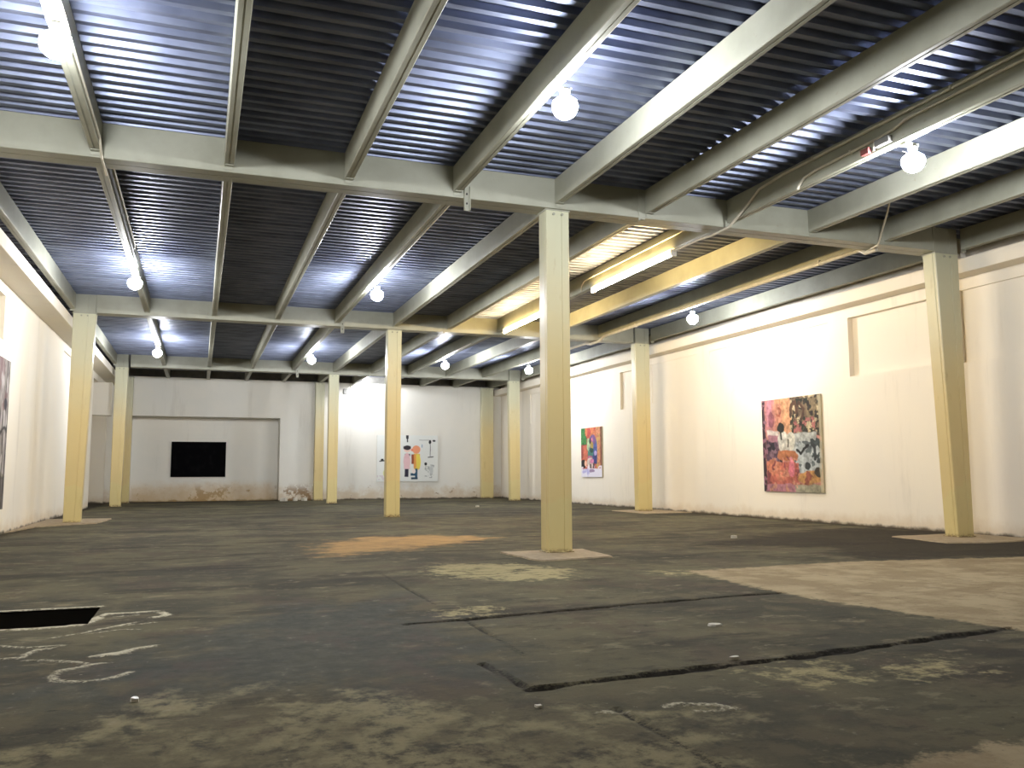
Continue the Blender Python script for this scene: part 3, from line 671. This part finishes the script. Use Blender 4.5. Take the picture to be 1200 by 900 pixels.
def art_small(u, v):
    a = Art(u, v, (228, 96, 60), .02, 8)
    a.box(-1, .28, -1, .38, (58, 148, 66)); a.spots(-1, .3, -1, .38, 9, .55, (36, 104, 52), 11); a.box(-1, .3, .34, .62, (178, 66, 58)); a.box(.10, .34, .36, .7, (232, 110, 70))
    a.box(.26, .80, -1, .20, (220, 66, 54)); a.spots(.2, .8, -1, .2, 8, .5, (238, 130, 60), 12); a.box(.74, .97, -1, .87, (240, 150, 96)); a.spots(.74, 1, -1, .8, 10, .56, (230, 180, 80), 13); a.box(.93, 1.1, -1, .85, (110, 44, 40), .8)
    a.ell(.57, .42, .21, .27, (72, 98, 176)); a.box(.37, .78, .4, .72, (66, 88, 160)); a.ell(.60, .25, .13, .10, (150, 80, 140), .7)
    a.ell(.36, .34, .07, .13, (196, 226, 164)); a.ell(.52, .37, .08, .09, (190, 160, 60)); a.ell(.45, .28, .05, .06, (44, 36, 52)); a.ell(.54, .25, .05, .05, (226, 120, 160))
    a.ell(.46, .52, .13, .08, (70, 150, 136)); a.ell(.52, .46, .09, .05, (40, 90, 70)); a.ell(.70, .52, .07, .05, (190, 170, 226)); a.box(.62, .76, .56, .74, (56, 60, 140))
    a.ell(.44, .61, .12, .05, (214, 96, 150)); a.ell(.45, .72, .16, .12, (238, 214, 196)); a.ell(.52, .68, .10, .05, (244, 130, 180)); a.box(.36, .42, .72, .86, (240, 226, 214)); a.box(.43, .49, .74, .88, (60, 36, 40)); a.box(.50, .56, .72, .88, (236, 206, 190)); a.box(.58, .66, .72, .9, (90, 50, 60))
    a.grain(.4)
    a.ell(.10, .73, .13, .09, (24, 20, 26)); a.ell(.22, .72, .06, .06, (236, 190, 160)); a.box(-1, 1.1, .83, 1.1, (226, 222, 234)); a.ell(.52, .88, .14, .035, (150, 130, 160)); a.spots(-1, 1.1, .78, .86, 12, .5, (228, 216, 226), 19); a.spots(-1, .4, .83, 1.1, 9, .62, (180, 176, 220), 29)
    return a.c
def art_white(u, v):
    a = Art(u, v, (228, 230, 226), .006, 9)
    a.line([(.49, 0.0), (.49, .06)], .022, (28, 24, 34)); a.line([(.49, .06), (.492, .14)], .010, (28, 24, 34))
    a.ell(.49, .31, .058, .055, (236, 204, 190)); a.box(.428, .548, .235, .30, (34, 26, 36), 1, .02); a.ell(.49, .27, .062, .05, (34, 26, 36)); a.box(.452, .538, .40, .45, (40, 32, 40)); a.ell(.487, .56, .055, .18, (226, 186, 190)); a.box(.44, .535, .50, .73, (230, 192, 196)); a.box(.45, .512, .73, .90, (34, 30, 54))
    a.ell(.64, .31, .068, .09, (236, 156, 116)); a.ell(.57, .32, .02, .03, (232, 140, 110)); a.box(.60, .70, .40, .73, (234, 186, 70)); a.ell(.665, .58, .052, .17, (236, 214, 90)); a.box(.56, .61, .41, .62, (150, 70, 40)); a.box(.60, .64, .42, .70, (232, 160, 80)); a.box(.62, .662, .72, .95, (26, 76, 104)); a.box(.545, .64, .82, .875, (26, 76, 104)); a.box(.555, .665, .91, .955, (30, 60, 84)); a.ell(.60, .78, .03, .05, (240, 226, 220))
    a.line([(.69, .10), (.85, .10)], .004, (90, 90, 90)); a.line([(.87, .11), (.872, .45)], .005, (70, 70, 70)); a.ell(.868, .14, .022, .045, (26, 26, 30)); a.ell(.935, .115, .025, .02, (50, 50, 54)); a.line([(.84, .475), (.92, .465)], .010, (50, 50, 54)); a.ell(.80, .62, .022, .032, (30, 34, 38)); a.line([(.80, .65), (.80, .76)], .004, (120, 124, 124))
    a.spots(.78, .94, .64, .93, 26, .56, (176, 180, 178), 4); a.line([(.735, .20), (.735, .26)], .006, (110, 150, 180)); a.ell(.89, .76, .03, .10, (186, 190, 190), .7)
    a.line([(.05, .56), (.16, .545)], .012, (24, 24, 26)); a.ell(.085, .53, .025, .025, (24, 24, 26)); a.ell(.15, .44, .02, .03, (24, 24, 26)); a.ell(.15, .82, .05, .09, (214, 214, 130), .8); a.ell(.16, .82, .025, .05, (228, 230, 226)); a.ell(.28, .5, .06, .12, (200, 120, 110)); a.box(.24, .32, .6, .9, (70, 80, 110)); a.spots(.0, .2, .86, 1, 16, .6, (214, 206, 210), 6)
    return a.c
def art_bark(u, v):
    a = Art(u, v, (140, 132, 128), .03, 12)
    n = fbm(u*3.0, v*.5, 9, 77); a.put((n-.5)/.1, (64, 58, 56), .9); n = fbm(u*3.4, v*.6, 12, 78); a.put((n-.55)/.08, (206, 198, 196), .8)
    a.spots(-1, 1.1, -1, .35, 7, .58, (110, 74, 74), 13, .7); a.spots(-1, 1.1, .45, 1.1, 8, .52, (96, 90, 66), 14, .6); a.line([(-.1, .44), (.5, .50), (1.1, .46)], .012, (36, 32, 30)); a.box(-1, 1.1, .78, 1.1, (40, 34, 32), .8); a.ell(.9, .30, .05, .05, (26, 26, 40)); a.ell(.6, .2, .06, .07, (30, 28, 34)); a.box(.985, 1.1, -1, 1.1, (30, 27, 26))
    return a.c
canvas('large painting of orange, pink and grey patches on the right wall', (WRX, 18.75, 3.05), (0, -1, 0), 2.26, 2.35, .05, (-1, 0, 0), art_orange, .016)
canvas('smaller narrow looking painting with green, red and blue patches on the right wall', (WRX, 30.1, 2.89), (0, -1, 0), 1.8, 1.86, .05, (-1, 0, 0), art_small, .016)
canvas('white painting with two toy figures on the back wall behind a column', (7.76, WBY, 2.98), (1, 0, 0), 2.92, 2.17, .07, (0, -1, 0), art_white, .015, plain('white_canvas_edge', (222, 222, 218), .8))
canvas('grey bark textured painting at the left edge on the left wall', (WLX, 16.9, 3.47), (0, 1, 0), 2.66, 2.95, .07, (1, 0, 0), art_bark, .02, M_CANVASD)
canvas('plain black painting inside the niche of the back wall', (-1.17, WBY+.85, 2.62), (1, 0, 0), 2.28, 1.55, .06, (0, -1, 0),
       lambda u, v: Art(u, v, (7, 7, 9), .02, 3).c + (np.clip((fbm(u*2, v, 7, 5)-.55)*3, 0, 1)*.004)[..., None], .05, M_BLACK, mat=M_BLACKP)

# ------------------------------------------------------------------ litter on the floor
def chip(x, y, w, l, h, rot, label, name='plaster_chip', mat=None):
    bm = bmesh.new(); n = 9; ring = []
    for k in range(n):
        a = 2*math.pi*k/n; r = 1+rng.uniform(-.25, .2); px, py = w/2*r*math.cos(a), l/2*r*math.sin(a)
        ring.append((px*math.cos(rot)-py*math.sin(rot), px*math.sin(rot)+py*math.cos(rot)))
    A = [bm.verts.new((x_, y_, 0.0)) for x_, y_ in ring]; B = [bm.verts.new((x_*.88, y_*.88, h*rng.uniform(.8, 1.1))) for x_, y_ in ring]
    for i in range(n): bm.faces.new((A[i], A[(i+1) % n], B[(i+1) % n], B[i]))
    bm.faces.new(A); bm.faces.new(B); bmesh.ops.recalc_face_normals(bm, faces=bm.faces)
    o = link_mesh(name, bm, mat or M_PLASTERBIT); o.location = (x, y, 0.001)
    return tag(o, label, 'debris', 'litter on the floor', 'thing')
chip(3.85, 5.90, .13, .10, .014, .2, 'flat white plaster chip between the two dark floor grooves')
chip(-0.28, 5.08, .05, .06, .02, .5, 'small crumpled white scrap on the dark floor at lower left', 'paper_scrap', M_PORC)
chip(1.68, 4.21, .045, .05, .012, .1, 'small pale chip just below the corner of the near groove')
chip(3.27, 4.80, .09, .05, .02, .3, 'grey crumb lying on the near dark groove')
chip(9.2, 13.4, .12, .10, .05, .3, 'pale crumb on the floor before the right wall, below the large painting')
chip(9.3, 29.0, .14, .10, .06, .3, 'tiny pale crumb on the far floor before the back wall')
for k, (x, y, s, lab) in enumerate(((3.55, 38.9, .34, 'leftmost broken plaster lump at the niche corner'), (4.05, 39.0, .26, 'middle broken plaster lump between niche and columns'), (4.45, 39.1, .40, 'broken plaster lump leaning by the pair of back columns'))):
    chip(x, y, s, s*.7, .14, k*.8, lab, 'plaster_rubble')

# ------------------------------------------------------------------ world and view
w = bpy.data.worlds.new('world'); C.world = w; w.use_nodes = True
w.node_tree.nodes['Background'].inputs[0].default_value = (0.0, 0.0, 0.0, 1); w.node_tree.nodes['Background'].inputs[1].default_value = 0
C.view_settings.view_transform = 'Standard'; C.view_settings.look = 'None'; C.view_settings.gamma = 1.0; C.view_settings.use_curve_mapping = False
C.view_settings.exposure = 0.0
cy = C.cycles
cy.use_denoising = True; cy.sample_clamp_indirect = 6.0; cy.max_bounces = 8; cy.diffuse_bounces = 4; cy.caustics_reflective = False; cy.caustics_refractive = False
